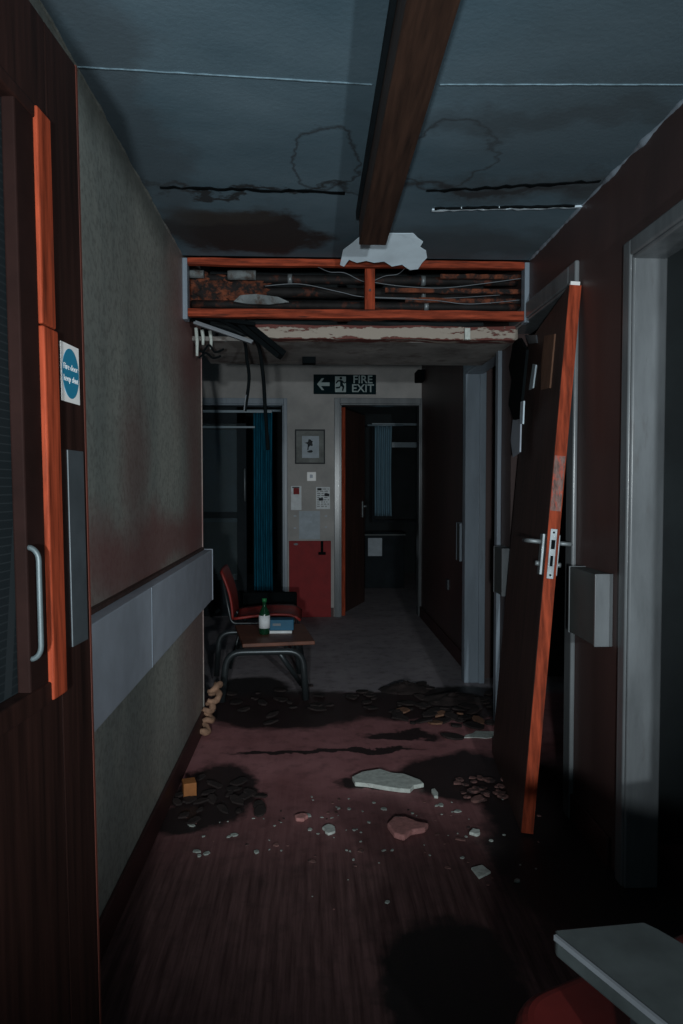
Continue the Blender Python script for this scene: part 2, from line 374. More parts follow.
# local frame: u runs along the leaf towards the far edge, w points into the corridor, z up
far_b = Vector((e_top.x+.026, 1.30, .004))
udir = Vector((math.sin(ang), math.cos(ang), 0)); zdir = (e_top-far_b).normalized(); wdir = udir.cross(zdir).normalized()
zdir = wdir.cross(udir).normalized()
def FM():
    m = Matrix.Identity(4)
    m.col[0][:3] = udir; m.col[1][:3] = -wdir; m.col[2][:3] = zdir; m.col[3][:3] = far_b
    return m
# local x = along udir (0 at far edge, negative towards camera); local y = thickness: 0 = corridor face, positive into wall
FMm = FM(); H = (e_top-far_b).length
FD.location = far_b; FD.rotation_euler = (0, 0, 0)
def fb(a, c, name, m, parent=FD, **k): return MB().box(a, c, FMm).build(name, m, parent, **k)
W_ = .80; st = .125; gz0 = .905; gz1 = H-.16; T_ = .044
leaf = MB()
leaf.box((-st, 0, 0), (0, T_, H), FMm); leaf.box((-W_, 0, 0), (-W_+st, T_, H), FMm); leaf.box((-W_+st, 0, gz1), (-st, T_, H), FMm); leaf.box((-W_+st, 0, 0), (-st, T_, gz0), FMm)
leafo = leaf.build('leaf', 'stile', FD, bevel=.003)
MB().box((0, .004, 0), (.003, T_-.004, H), FMm).build('edge_lipping', 'skirt2', FD)
MB().box((-.006, -.0008, .0), (.001, .004, H), FMm).build('edge_lipping', 'skirt2', FD)
g = fb((-W_+st, .020, gz0), (-st, .026, gz1), 'glass_pane', 'wired')
bd = MB()
MB().box((-st-.110, -.002, gz0), (-st-.050, .019, gz1), FMm).build('glazing_bead', 'darkbead', FD, bevel=.003)
bd.box((-st-.050, -.010, gz0), (-st, .018, H*.0+1.50), FMm).build('glazing_bead', 'wood', FD, bevel=.003)
MB().box((-st-.050, -.008, 1.503), (-st-.002, .018, gz1), FMm).build('glazing_bead', 'wood', FD, bevel=.003)
MB().box((-W_+st, -.006, gz0-.004), (-st, .02, gz0+.03), FMm).build('glazing_bead', 'stile', FD, bevel=.003)
MB().box((-W_+st, -.004, gz1-.02), (-st, .02, gz1+.002), FMm).build('glazing_bead', 'stile', FD, bevel=.003)
pp = MB().box((-.085, -.003, .97), (-.02, 0, 1.31), FMm).build('push_plate', 'plate', FD, bevel=.001); pp['label'] = 'grey metal push plate'
# pull handle
hp = []
for t in range(0, 7): a = t/6*math.pi/2; hp.append((-st-.104, -.001-.016*math.sin(a), 0.985+.02*(1-math.cos(a))))
hp += [(-st-.104, -.017, 1.135)]
for t in range(1, 7): a = t/6*math.pi/2; hp.append((-st-.104, -.017+.016*(1-math.cos(a)), 1.135+.02*math.sin(a)))
hh = MB().tube([FMm @ Vector(p) for p in hp], .0042).build('pull_handle', 'steeldull', FD, smooth=True); hh['label'] = 'curved steel pull handle'
# sticker: a plain rectangle with blue disc and two words
sz0 = 1.392; sx = -.062
stk = MB().box((sx-.036, -.0012, sz0), (sx+.036, 0, sz0+.100), FMm).build('safety_sticker', 'white_clean', FD); stk['label'] = 'white sticker with blue disc'
def sub_world(mb, name, m, part, **k):     # child of a part: same local space as the part mesh
    o = mb.build(name, m, None, **k); o.parent = part; return o
circ = [(.033*math.cos(i/40*2*math.pi), .043*math.sin(i/40*2*math.pi)) for i in range(40)]
SM = FMm @ Matrix.Translation((sx, -.0012, sz0+.050)) @ Matrix.Rotation(R(90), 4, 'X')
sub_world(MB().prism(circ, .0006, SM), 'blue_disc', 'blue', stk)
for t_, dz in (('Fire door', .010), ('keep shut', -.010)):
    sub_world(text_mb(t_, .0150, SM @ Matrix.Translation((0, dz, .0007)), .0002), 'lettering', 'white_clean', stk)

# ------------------------------------------------------------ handrails
def rail(label, x0, x1, y0, y1, z0, z1, capm, name='crash_rail'):
    t = thing(name, label, 'handrail', ((x0+x1)/2, (y0+y1)/2, z0), 'wall crash rails')
    MB().box((x0, y0, z0), (x1, y1, z1)).build('rail_board', 'rail' if x0 < 0 else 'raildark', t, bevel=.003)
    xa = min(x0, x1)-(0 if x0 < 0 else .002); xb = max(x0, x1)+(.002 if x0 < 0 else 0)
    for y, s_ in ((y0, -1), (y1, 1)):
        MB().box((xa, y if s_ > 0 else y-.010, z0-.002), (xb, y+.010 if s_ > 0 else y, z1+.002)).build('end_cap', capm, t, bevel=.002)
    return t
tL = rail('long grey crash rail fixed along the pale left wall', XL, XL+.055, 1.32, 3.63, .668, .928, 'rail')
MB().box((XL, 1.34, .928), (XL+.016, 3.62, .940)).build('top_strip', 'stile2', tL)
for yy in (2.26,):
    MB().box((XL+.054, yy, .669), (XL+.0565, yy+.004, .927)).build('joint_cover', 'whitedim', tL)
a = P(592, 573, 2.26)
rail('short grey crash rail with pale end on brown wall behind the leaning door', XR-.058, XR, 2.24, 2.46, .73, .965, 'white_dim' if 0 else 'white')
rail('small pale crash rail end on the wall past the leaning door', XR-.058, XR, 3.36, 3.50, .72, .95, 'white')
a = P(461, 522, 4.9); c = P(461, 558, 4.9)
rail('short pale crash rail on the far dark right wall', XR+.02, XR+.07, 4.70, 4.80, c.z, a.z, 'whitedim')
# far small items on that wall
o = MB().box((XR+.055, 5.3, .46), (XR+.07, 5.38, .54)).build('wall_socket', 'plate', bevel=.003); tag(o, 'small dull socket low on the far dark right wall', 'socket')

# ------------------------------------------------------------ ceiling beam
x0 = G(404, 0, 2.165); x1 = G(357, 0, 2.165)
A = P(359, 245, 2.62); B = P(386, 245, 2.62); zb = A.z
xa = A.x; xb = B.x
T = thing('ceiling_beam', 'long dark brown timber boxing running along the ceiling towards the torn paper', 'beam', (xa, 2.62, zb))
MB().box((xa, -1.4, zb), (xb, 2.62, ZC)).build('timber_casing', 'beam', T, bevel=.003)
MB().box((xb, -1.4, ZC-.028), (xb+.014, 2.62, ZC)).build('side_strip', 'whitedim', T, bevel=.002)
MB().box((xa-.012, -1.4, ZC-.03), (xa, 2.62, ZC)).build('side_strip', 'darkframe', T, bevel=.002)
# torn paper flap: hangs from the ceiling behind the beam end
outl_px = [(340,264),(343,250),(352,243),(358,238),(370,234),(383,232),(398,232),(413,234),(418,238),(423,241),(420,246),(426,250),(427,257),(422,262),(418,268),(410,269),(402,264),(392,266),(384,261),(374,262),(366,260),(357,262),(349,259),(344,266)]
vs = []
for x, y in outl_px:
    p0_ = G(x, 233, ZC); p = P(x, y, p0_.y+(y-233)/37*.22) if y > 234 else p0_+Vector((0, 0, .002)); vs.append(p)
bm_ = bmesh.new(); vv = [bm_.verts.new(p) for p in vs]; ff = bm_.faces.new(vv)
bmesh.ops.triangulate(bm_, faces=[ff]); bmesh.ops.subdivide_edges(bm_, edges=bm_.edges[:], cuts=2, use_grid_fill=True)
for v in bm_.verts: v.co.y += .004*noise.noise(v.co*9); v.co.z += .003*noise.noise(v.co*12)
me = bpy.data.meshes.new('torn_paper'); bm_.to_mesh(me); bm_.free(); me.materials.append(M['flap'])
o = bpy.data.objects.new('torn_paper', me); COL.objects.link(o); q = o.modifiers.new('s', 'SOLIDIFY'); q.thickness = .004
tag(o, 'pale jagged flap of torn lining paper hanging at the end of the beam', 'paper')

# ------------------------------------------------------------ bulkhead
YB = 3.15
TF = thing('bulkhead_framework', 'orange bare timber frame left open across the ceiling bulkhead', 'frame', (.2, YB, 2.0))
def bz(y): return P(360, y, YB).z
def wavy(x0, x1, z0, z1, y0, y1, name, m, par, seed, amp=.004):
    r = random.Random(seed); N = 30; pts = []
    off = seed*3.3
    top = [(x0+(x1-x0)*i/N, z1+amp*noise.noise(Vector((i*.35, off, 0)))) for i in range(N+1)]
    bot = [(x0+(x1-x0)*i/N, z0+amp*noise.noise(Vector((i*.35, off+9, 0)))) for i in range(N+1)]
    mt = Matrix.Translation((0, y1, 0)) @ Matrix.Rotation(R(90), 4, 'X')
    return MB().prism(bot+top[::-1], y1-y0, mt).build(name, m, par, bevel=.002)
wavy(XL+.022, XR-.022, bz(266.5), bz(259.5), YB, YB+.03, 'top_rail', 'woodx', TF, 1)
wavy(XL+.022, XR-.022, bz(318), bz(309.5), YB, YB+.03, 'bottom_rail', 'woodx', TF, 2)
sx0 = P(365, 290, YB).x; sx1 = P(375, 290, YB).x
MB().box((sx0, YB+.004, bz(309)), (sx1, YB+.05, bz(268))).build('stud', 'wood', TF, bevel=.002)
kn = MB().lathe([(.006, 0), (.006, .004)], (0, 0, 0)); 
kn.v = [Matrix.Translation(((sx0+sx1)/2, YB+.0035, bz(290))) @ Matrix.Rotation(R(90), 4, 'X') @ v for v in kn.v]; kn.build('knot', 'skirt', TF)
for xx, lab in ((XL+.0, 'l'), (XR-.022, 'r')):
    o = MB().box((xx, YB-.004, bz(321)), (xx+.022, YB+.05, ZC-.01)).build('end_post', 'whitedim', TF, bevel=.003); o['label'] = 'pale painted end post'
# torn edge of the plaster under the ceiling
zs = P(300, 343, 3.38).z
# soffit behind the peeling beam and the back of the bulkhead
zs = 1.25+.70
struct(MB().box((XL, 3.40, zs), (XR, 4.03, zs+.02)), 'ceiling_soffit', 'soffit')
struct(MB().box((XL, 4.0, zs+.02), (XR+.09, 4.03, 2.6)), 'trim_10', 'roomwall')
struct(MB().box((-3.2, 3.66, 2.58), (XL, 4.03, 2.6)), 'trim_11', 'roomwall')
struct(MB().box((XL-.0, YB, ZC+.06), (XR, YB+.02, 2.6)), 'trim_12', 'roomwall')
wavy(P(253, 330, 3.36).x, XR, zs-.002, zs+.062, 3.32, 3.40, 'peeling_beam', 'peel', None, 7, .010)
tag(bpy.data.objects['peeling_beam'], 'cream beam with flaking paint below the orange timber frame', 'beam')
wavy(XL+.01, XR-.02, zs+.085, zs+.105, 3.26, 3.32, 'batten', 'rust', None, 8, .012)
tag(bpy.data.objects['batten'], 'thin rusty batten between the orange frame and the cream beam', 'batten')
# pipes in the bulkhead void
def hpipe(px0, px1, y, d, r, m, label, clips=(), g='pipes in the open bulkhead'):
    a = P(px0, y, d); c = P(px1, y, d); c.z = a.z
    t = thing('pipe', label, 'pipe', a, g)
    MB().tube([a+(c-a)*(i/12) for i in range(13)], r, 14).build('pipe_run', m, t, smooth=True)
    for cx in clips:
        p = P(cx, y, d); p.z = a.z
        MB().tube([(p.x-.010, p.y, p.z), (p.x+.010, p.y, p.z)], r*1.22, 14).build('pipe_clip', 'chrome', t, smooth=True)
hpipe(192, 527, 278, 3.34, .020, 'blackpipe', 'black pipe with steel clips, highest in the open bulkhead', (290, 423))
hpipe(192, 527, 291, 3.40, .024, 'blackpipe', 'stained dark pipe with one clip, middle of the open bulkhead', (423,))
hpipe(192, 527, 304, 3.30, .018, 'blackpipe', 'dark pipe with one clip, lowest in the open bulkhead', (426,))
hpipe(228, 256, 275, 3.27, .022, 'sleeve', 'short pale grey pipe sleeve near the left of the bulkhead')
hpipe(186, 204, 274, 3.27, .018, 'sleeve', 'short pale grey pipe stub at the left end of the bulkhead')
for i, (xa_, xb_, yy) in enumerate(((385, 522, 290), (405, 522, 300), (440, 525, 276))):
    a = P(xa_, yy, 3.27); c = P(xb_, yy, 3.27)
    wavy(a.x, c.x, a.z-.012, a.z+.009, a.y-.01, a.y+.01, 'board_strip', 'rust', None, 20+i, .004)
    tag(bpy.data.objects['board_strip' if i == 0 else 'board_strip.%03d' % i], ('rusty brown board strip in the right half of the bulkhead, middle one', 'rusty brown board strip in the right half of the bulkhead, lowest one', 'shortest rusty board strip high at the right of the bulkhead')[i], 'board', 'board strips in the bulkhead')
# lagging clumps
for i, (x, y, rx, rz) in enumerate(((238, 290, .13, .05), (212, 293, .10, .06), (200, 284, .06, .05))):
    b = MB(); c = P(x, y, 3.36)
    def fn(u, v, c=c, rx=rx, rz=rz, i=i):
        th = u*2*math.pi; ph = v*math.pi; n = Vector((math.sin(ph)*math.cos(th), math.sin(ph)*math.sin(th), math.cos(ph)))
        k = 1+.6*noise.noise(n*3.1+Vector((i*7, 0, 0)))+.25*noise.noise(n*9)
        return c+Vector((n.x*rx*k, n.y*.05*k, n.z*rz*k))
    o = b.grid(fn, 30, 18).build('pipe_lagging', 'rust', smooth=True)
    tag(o, ('large clump of rusty torn pipe lagging left of the bulkhead clip', 'middle clump of rusty torn pipe lagging near the bulkhead left end', 'small clump of rusty lagging against the left end post')[i], 'lagging', 'torn lagging clumps')
a = P(234, 302, 3.22); 
o = MB().prism([(0, 0), (.03, .028), (.10, .034), (.20, .022), (.25, .0), (.16, -.012), (.06, -.010)], .012, Matrix.Translation((a.x, a.y, a.z)) @ Matrix.Rotation(R(90), 4, 'X')).build('plaster_offcut', 'sleeve')
tag(o, 'grey plaster offcut lying on the lower orange rail', 'plaster')
# sagging grey cables
def cable(pts, d, r, label, m='cable', g='sagging cables in the bulkhead', name='cable'):
    ps = []
    P3 = [P(x, y, dd) for (x, y, dd) in [(p[0], p[1], p[2] if len(p) > 2 else d) for p in pts]]
    for i in range(len(P3)-1):
        p0 = P3[max(i-1, 0)]; p1 = P3[i]; p2 = P3[i+1]; p3 = P3[min(i+2, len(P3)-1)]
        for k in range(8):
            t = k/8; ps.append(.5*((2*p1)+(-p0+p2)*t+(2*p0-5*p1+4*p2-p3)*t*t+(-p0+3*p1-3*p2+p3)*t**3))
    ps.append(P3[-1])
    o = MB().tube(ps, r, 8).build(name, m, smooth=True); return tag(o, label, 'cable', g)
cable([(265, 286), (300, 284), (340, 292), (365, 297), (430, 300), (470, 304), (520, 300)], 3.24, .0018, 'long grey cable sagging lowest across the bulkhead')
cable([(372, 282), (400, 286), (440, 288), (480, 284), (524, 278)], 3.24, .0018, 'grey cable sagging across the right bulkhead bay')
cable([(318, 267, 3.17), (330, 272), (345, 273), (366, 282), (385, 276), (398, 274), (406, 267, 3.17)], 3.23, .0016, 'short grey cable looping behind the orange stud')
cable([(372, 297), (410, 298), (450, 298), (500, 295)], 3.27, .0015, 'thin grey cable nearly level in the right bulkhead bay')
# hanging black strips on left and metal channel
cable([(190, 317, 3.18), (196, 322, 3.25), (225, 330, 3.3), (243, 339, 3.35), (247, 360, 3.4), (249, 380, 3.4), (245, 411, 3.4)], 3.3, .008, 'thick black cable hanging down, left one over the end wall', 'black', 'hanging black cables')
cable([(214, 317, 3.18), (228, 324, 3.25), (245, 333, 3.3), (258, 345, 3.35), (263, 375, 3.4), (265, 405, 3.4), (268, 450, 3.4)], 3.3, .009, 'thick black cable hanging down, right one in front of the curtain', 'black', 'hanging black cables')
cable([(246, 395, 3.39), (245, 402, 3.39), (244, 412, 3.39)], 3.3, .003, 'thin pale wire end on the left hanging cable', 'cable', None, 'wire_end')
def bar(p, q, w, t, name, m, label, cat):
    d = (q-p); L = d.length; zx = d.normalized(); up = Vector((0, 0, 1)); sd = zx.cross(up).normalized(); up = sd.cross(zx)
    mt = Matrix.Identity(4); mt.col[0][:3] = zx; mt.col[1][:3] = sd; mt.col[2][:3] = up; mt.col[3][:3] = p
    b = MB().box((0, -w/2, -t/2), (L, w/2, t/2), mt); b.box((0, -w/2, t/2), (L, -w/2+t*.3, t*1.6), mt)
    return tag(b.build(name, m, bevel=.001), label, cat)
bar(P(194, 323, 3.20), P(252, 343, 3.20), .03, .010, 'metal_channel', 'cable', 'pale thin metal channel hanging askew from the left of the frame', 'channel')
bar(P(240, 324, 3.28), P(280, 357, 3.22), .05, .022, 'hanging_batten', 'black', 'black broken batten hanging down under the left of the frame', 'batten')
bar(P(190, 317, 3.24), P(255, 325, 3.24), .03, .010, 'hanging_batten', 'black', 'black batten lying just under the left of the orange rail', 'batten')
# white stubs at the left under the bulkhead
for i, (x, y0_, y1_) in enumerate(((196, 328, 356), (202, 330, 345), (210, 331, 349))):
    a = P(x, y0_, 3.3+.04*i); c = P(x+1, y1_, 3.3+.04*i); a.x = max(a.x, XL+.02); c.x = max(c.x, XL+.022)
    o = MB().tube([a, (a+c)/2+Vector((.003, 0, 0)), c], [.009, .008, .006], 8).build('conduit_stub', 'plaster', smooth=True)
    tag(o, ('longest white conduit stub hanging beside the left wall', 'short white conduit stub between two others at left', 'rightmost white conduit stub hanging below the bulkhead')[i], 'conduit', 'white conduit stubs')
for i, (pts) in enumerate(([(192, 345), (199, 352), (206, 345), (212, 352), (221, 349)], [(196, 358), (203, 353), (210, 358), (218, 356)])):
    cable([(x+3, y, 3.36) for x, y in pts], 3.36, .005, ('knotted dark wire under the conduit stubs', 'lower dark wire tangle beside the left wall')[i], 'black', 'wire tangle')
# little hanging tag & dark block under soffit
a = P(467, 331, 3.31)
o = MB().box((a.x-.013, 3.295, a.z-.042), (a.x+.013, 3.312, a.z+.012)).build('hanging_bracket', 'plaster', bevel=.002); tag(o, 'small cream bracket hanging on the flaking beam', 'bracket')
a = P(309, 365, 3.85)
o = MB().box((a.x-.036, 3.79, a.z), (a.x+.036, 3.85, zs+.004)).build('junction_box', 'black', bevel=.003); tag(o, 'black junction box under the far edge of the soffit', 'box')
a = P(430, 373, 6.4)
t = thing('smoke_detector', 'dark box sensor bracket high in the far right corner', 'sensor', (a.x, 6.6, a.z))
MB().box((a.x-.10, 6.50, a.z-.05), (a.x+.09, YE, a.z+.05)).build('housing', 'black', t, bevel=.01)
MB().box((a.x+.0, 6.49, a.z-.012), (a.x+.03, 6.50, a.z+.012)).build('lens', 'cable', t, bevel=.003)
MB().box((a.x+.09, 6.55, a.z-.03), (XR+.07, 6.65, a.z+.03)).build('arm', 'black', t, bevel=.005)

# ------------------------------------------------------------ leaning door on the right
LD = thing('leaning_door', 'broken dark brown door leaning on the right wall with orange edge and lock', 'door', (.8, 2.5, 0))
nb = G(521, 836); nt = P(572, 288, 2.53); fbm = Vector((.865, 3.36, .0))
nt.x = min(nt.x, XR-.046)
Hh = 1.985; 
zd = (nt-nb).normalized(); ud = Vector((fbm.x-nb.x, fbm.y-nb.y, 0)).normalized()
# make the far top rest on the wall too: width direction tilts slightly
wd = zd.cross(ud).normalized()   # normal, points into the corridor or the wall
if wd.x > 0: wd = -wd
ud = (zd.cross(wd)).normalized()
if ud.y < 0: ud = -ud
LM = Matrix.Identity(4); LM.col[0][:3] = ud; LM.col[1][:3] = -wd; LM.col[2][:3] = zd; LM.col[3][:3] = nb+Vector((0, 0, .012))
LD.location = nb
Hh = (nt-nb).length; Wd = .80; Tt = .044
def lb(a, c, name, m, par=LD, **k): return MB().box(a, c, LM).build(name, m, par, **k)
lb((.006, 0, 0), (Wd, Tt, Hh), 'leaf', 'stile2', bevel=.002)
e = lb((0, .001, 0), (.006, Tt-.001, Hh), 'edge_lipping', 'wood'); e['label'] = 'orange timber edge'
MB().box((.001, .004, Hh), (.03, Tt-.006, Hh+.014), LM).build('top_pivot', 'white_clean', LD, bevel=.001)
# grey scuff on edge above lock
lb((-.0008, .002, 1.16), (0, Tt-.004, 1.36), 'scuffed_patch', simple('scuffed_lipping', (.19, .115, .10), .8, .6, 30, stretch=(3, 3, 1), dirt=(.45, .09, .06), dirt_at=(.5, .6)))
zl = 1.0
lp = lb((-.003, .010, zl-.085), (0, Tt-.010, zl+.095), 'lock_faceplate', 'chrome', bevel=.001); lp['label'] = 'steel lock faceplate'
def lsub(a, c, name, m): 
    o = MB().box(a, c, LM).build(name, m); o.parent = lp
lsub((-.012, .016, zl+.022), (-.003, Tt-.016, zl+.055), 'latch_bolt', 'black')
lsub((-.0042, .017, zl-.04), (-.003, Tt-.017, zl-.002), 'deadbolt_slot', 'black')
for dz in (.082, -.072):
    o = MB().tube([LM @ Vector((-.003, Tt/2, zl+dz)), LM @ Vector((-.0045, Tt/2, zl+dz))], .004, 12).build('screw', 'black'); o.parent = lp
for sgn, yo in ((-1, 0), (1, Tt)):
    y_out = yo+sgn*.010
    pl = lb((.030, min(yo, y_out), zl-.075), (.075, max(yo, y_out), zl+.075), 'handle_plate', 'chrome', bevel=.002)
    yy = yo+sgn*.055
    pts = [(.052, yo+sgn*.009, zl+.045), (.052, yo+sgn*.03, zl+.045), (.052, yo+sgn*.048, zl+.045), (.060, yy, zl+.045), (.085, yy+sgn*.002, zl+.045), (.15, yy, zl+.044)]
    hd = MB().tube([LM @ Vector(p) for p in pts], [.008, .008, .008, .008, .008, .007], 12).build('lever', 'chrome', smooth=True); hd.parent = pl
    kn = MB().tube([LM @ Vector((.052, yo+sgn*.009, zl-.035)), LM @ Vector((.052, yo+sgn*.024, zl-.035))], .009, 12).build('thumb_turn', 'chrome', smooth=True); kn.parent = pl
# peeled strips on the face
def face_strip(px, name, m, label, t=.006, off=0.0):
    bm2 = MB(); loc = []
    inv = LM.inverted(); o0 = EYE
    pts = []
    for x, y in px:
        r = ray(x, y); a_ = inv @ EYE; d_ = inv.to_3x3() @ r; k = (off-a_.y)/d_.y; p = a_+d_*k; pts.append((p.x, p.z))
    mt = LM @ Matrix.Translation((0, off, 0)) @ Matrix(((1, 0, 0, 0), (0, 0, -1, 0), (0, 1, 0, 0), (0, 0, 0, 1)))
    b = MB().prism(pts, t, mt); o = b.build(name, m, LD); o['label'] = label
face_strip([(546, 336), (556, 334), (551, 388), (542, 390), (543, 360)], 'bare_strip', 'tan', 'tan bare strip')
face_strip([(534, 364), (537, 365), (534, 388), (530, 390)], 'peeled_strip', 'flap', 'pale peeled strip')
face_strip([(514, 420), (522, 418), (521, 452), (514, 457), (512, 440)], 'peeled_strip', 'rail', 'pale peeled strip', .006, -.045)
face_strip([(522, 402), (525, 401), (524, 424), (521, 424)], 'peeled_strip', 'flap', 'pale peeled strip', .006, -.058)
face_strip([(526, 335), (537, 335), (538, 343), (530, 344)], 'peeled_strip', 'cable', 'pale torn scrap')
face_strip([(512, 345), (522, 338), (529, 350), (526, 380), (524, 400), (523, 418), (516, 420), (511, 405), (514, 380), (510, 362)], 'torn_veneer', 'black', 'black torn veneer', .012, -.05)

# ------------------------------------------------------------ end wall things
def wbox(x0, y0, x1, y1, name, m, label=None, cat=None, t=.015, par=None, off=0, **k):
    a = P(x0, y0, YE-off-t); c = P(x1, y1, YE-off-t)
    o = MB().box((a.x, YE-off-t, c.z), (c.x, YE-off, a.z)).build(name, m, par, **k)
    if label: tag(o, label, cat)
    return o
# fire exit sign
a = P(313.5, 374.5, YE); c = P(376, 394.5, YE)
S = thing('exit_sign', 'green FIRE EXIT sign with arrow and running figure above the dark doorway', 'sign', ((a.x+c.x)/2, YE, c.z))
MB().box((a.x, YE-.012, c.z), (c.x, YE, a.z)).build('sign_board', 'green', S, bevel=.002)
w = c.x-a.x; h = a.z-c.z; cz = (a.z+c.z)/2; Y = YE-.0125
def sm(fx): return face_m(Vector((a.x+w*fx, Y, cz)))
k = h
arrow = [(-.30, 0), (-.06, .30), (.06, .30), (-.10, .09), (.34, .09), (.34, -.09), (-.10, -.09), (.06, -.30), (-.06, -.30)]
MB().prism([(x*k, y*k) for x, y in arrow], .002, sm(.15)).build('arrow', 'signpale', S)
m_ = sm(.43)
dr = MB().prism([(-.28*k, -.40*k), (.28*k, -.40*k), (.28*k, .40*k), (-.28*k, .40*k)], .0015, m_).build('doorway_pictogram', 'signpale', S)
m2 = m_ @ Matrix.Translation((0, 0, .0016))
fig = [[(-.02,.22),(.10,.20),(.12,.02),(.20,-.12),(.14,-.34),(.07,-.33),(.10,-.14),(-.02,-.08)], [(-.02,-.08),(.05,-.03),(-.04,-.20),(-.24,-.22),(-.25,-.15),(-.09,-.13)],
       [(.0,.22),(-.16,.20),(-.26,.06),(-.20,.03),(-.12,.13),(.0,.14)], [(.08,.20),(.20,.10),(.28,.14),(.28,.08),(.20,.03),(.08,.10)], [(.02+.07*math.cos(i*.524), .31+.07*math.sin(i*.524)) for i in range(12)]]
b = MB()
for o_ in fig: b.prism([(x*k, y*k) for x, y in o_], .0012, m2)
rf = b.build('running_figure', 'green'); rf.parent = dr
for t_, dz in (('FIRE', .235), ('EXIT', -.215)):
    text_mb(t_, .50*k*1.12, sm(.785) @ Matrix.Translation((0, dz*k, 0)), .001, bold=.0015).build('lettering', 'signpale', S)
# framed picture
a = P(295, 429.5, YE); c = P(325, 464, YE)
S = thing('framed_picture', 'small thin-framed picture hanging below the exit sign', 'picture', ((a.x+c.x)/2, YE, c.z))
w_ = .012
b = MB(); b.box((a.x, YE-.02, c.z), (a.x+w_, YE, a.z)); b.box((c.x-w_, YE-.02, c.z), (c.x, YE, a.z)); b.box((a.x+w_, YE-.02, a.z-w_), (c.x-w_, YE, a.z)); b.box((a.x+w_, YE-.02, c.z), (c.x-w_, YE, c.z+w_)); b.build('frame', 'ink', S)
MB().box((a.x+w_, YE-.008, c.z+w_), (c.x-w_, YE, a.z-w_)).build('mount', simple('grey_mount', (.20, .21, .20), .8), S)
a2 = P(302, 436, YE); c2 = P(319, 458, YE)
pr = MB().box((a2.x, YE-.010, c2.z), (c2.x, YE-.008, a2.z)).build('print', 'papergrey', S)
mt = face_m(Vector(((a2.x+c2.x)/2, YE-.0105, (a2.z+c2.z)/2)))
b = MB().prism(jag(14, .035, .03, .5, 3), .001, mt @ Matrix.Translation((-.01, .04, 0))); b.prism(jag(10, .03, .012, .4, 4), .001, mt @ Matrix.Translation((.0, -.04, 0))); b.prism([(-.03, -.03), (-.02, -.03), (-.015, .02), (-.025, .03)], .001, mt); o = b.build('drawing', 'ink'); o.parent = pr
# switch
a = P(307, 472, YE); c = P(316, 481, YE)
S = thing('light_switch', 'small bright white light switch under the framed picture', 'switch', ((a.x+c.x)/2, YE, c.z))
MB().box((a.x, YE-.010, c.z), (c.x, YE, a.z)).build('plate', 'white_clean', S, bevel=.002)
cx_, cz_ = (a.x+c.x)/2, (a.z+c.z)/2
MB().box((cx_-.016, YE-.016, cz_-.014), (cx_+.012, YE-.010, cz_+.018)).build('rocker', 'rail', S, bevel=.002)
# notices
def notice(x0, y0, x1, y1, label, lines, m='paper', seed=0, blocks=()):
    a = P(x0, y0, YE); c = P(x1, y1, YE)
    S = thing('notice', label, 'notice', ((a.x+c.x)/2, YE, c.z), 'notices on the end wall')
    MB().box((a.x, YE-.004, c.z), (c.x, YE, a.z)).build('sheet', m, S)
    b = MB(); r = random.Random(seed); W = c.x-a.x; Hn = a.z-c.z
    for (u0, v0, u1, v1) in blocks: b.box((a.x+W*u0, YE-.005, a.z-Hn*v1), (a.x+W*u1, YE-.004, a.z-Hn*v0))
    for i in range(lines):
        z = a.z-Hn*(.08+.88*i/max(1, lines)); u = .08
        while u < .85:
            l_ = r.uniform(.08, .3); b.box((a.x+W*u, YE-.005, z-Hn*.025), (a.x+W*min(.93, u+l_), YE-.004, z)); u += l_+.08
    if b.v: b.build('print', 'ink', S)
    return S
n1 = notice(291, 486, 301.5, 510, 'narrow white notice with dark red device above, left of the switch', 0, seed=1, blocks=((.12, .04, .80, .08),))
a = P(293.5, 488, YE)
MB().box((a.x, YE-.02, a.z-.06), (a.x+.055, YE-.004, a.z)).build('call_point', 'redpanel', n1, bevel=.003)
notice(316, 487, 330, 509, 'crowded printed white notice beside the doorway architrave', 9, seed=2, blocks=((.1, .05, .4, .15), (.6, .30, .95, .42), (.2, .5, .5, .62)))
nb_ = notice(291, 511, 331, 540, 'wide pale board with faint columns just above the red panel', 0, 'wallE', 3)
a = P(299, 511, YE); c = P(320, 539, YE)
MB().box((a.x, YE-.006, c.z), (c.x, YE-.004, a.z)).build('centre_sheet', 'papergrey', nb_)
for (x, y) in ((295, 516), (295, 528), (326, 516), (326, 527), (311, 515), (311, 522)):
    p = P(x, y, YE); MB().box((p.x-.012, YE-.007, p.z-.006), (p.x+.012, YE-.004, p.z+.006)).build('printed_mark', 'rail', nb_)
S = wbox(289, 541, 331, 617, 'red_panel', 'redpanel', 'dark red painted board on the end wall between the doorways', 'panel', .02, bevel=.003)
a = P(322, 546, YE)
S = thing('coat_hook', 'small black hook bracket on the upper right of the red board', 'hook', (a.x, YE-.02, a.z))
MB().box((a.x-.012, YE-.05, a.z-.06), (a.x+.012, YE-.018, a.z+.05)).build('stem', 'black', S, bevel=.003)
MB().box((a.x-.035, YE-.06, a.z-.08), (a.x+.035, YE-.018, a.z-.055)).build('foot', 'black', S, bevel=.003)
a = P(296, 544, YE)
o = MB().prism(jag(16, .022, .010, .1, 3), .006, face_m(Vector((a.x, YE-.018, a.z)))).build('badge', 'cable'); tag(o, 'small oval metal badge on the upper left of the red board', 'badge')
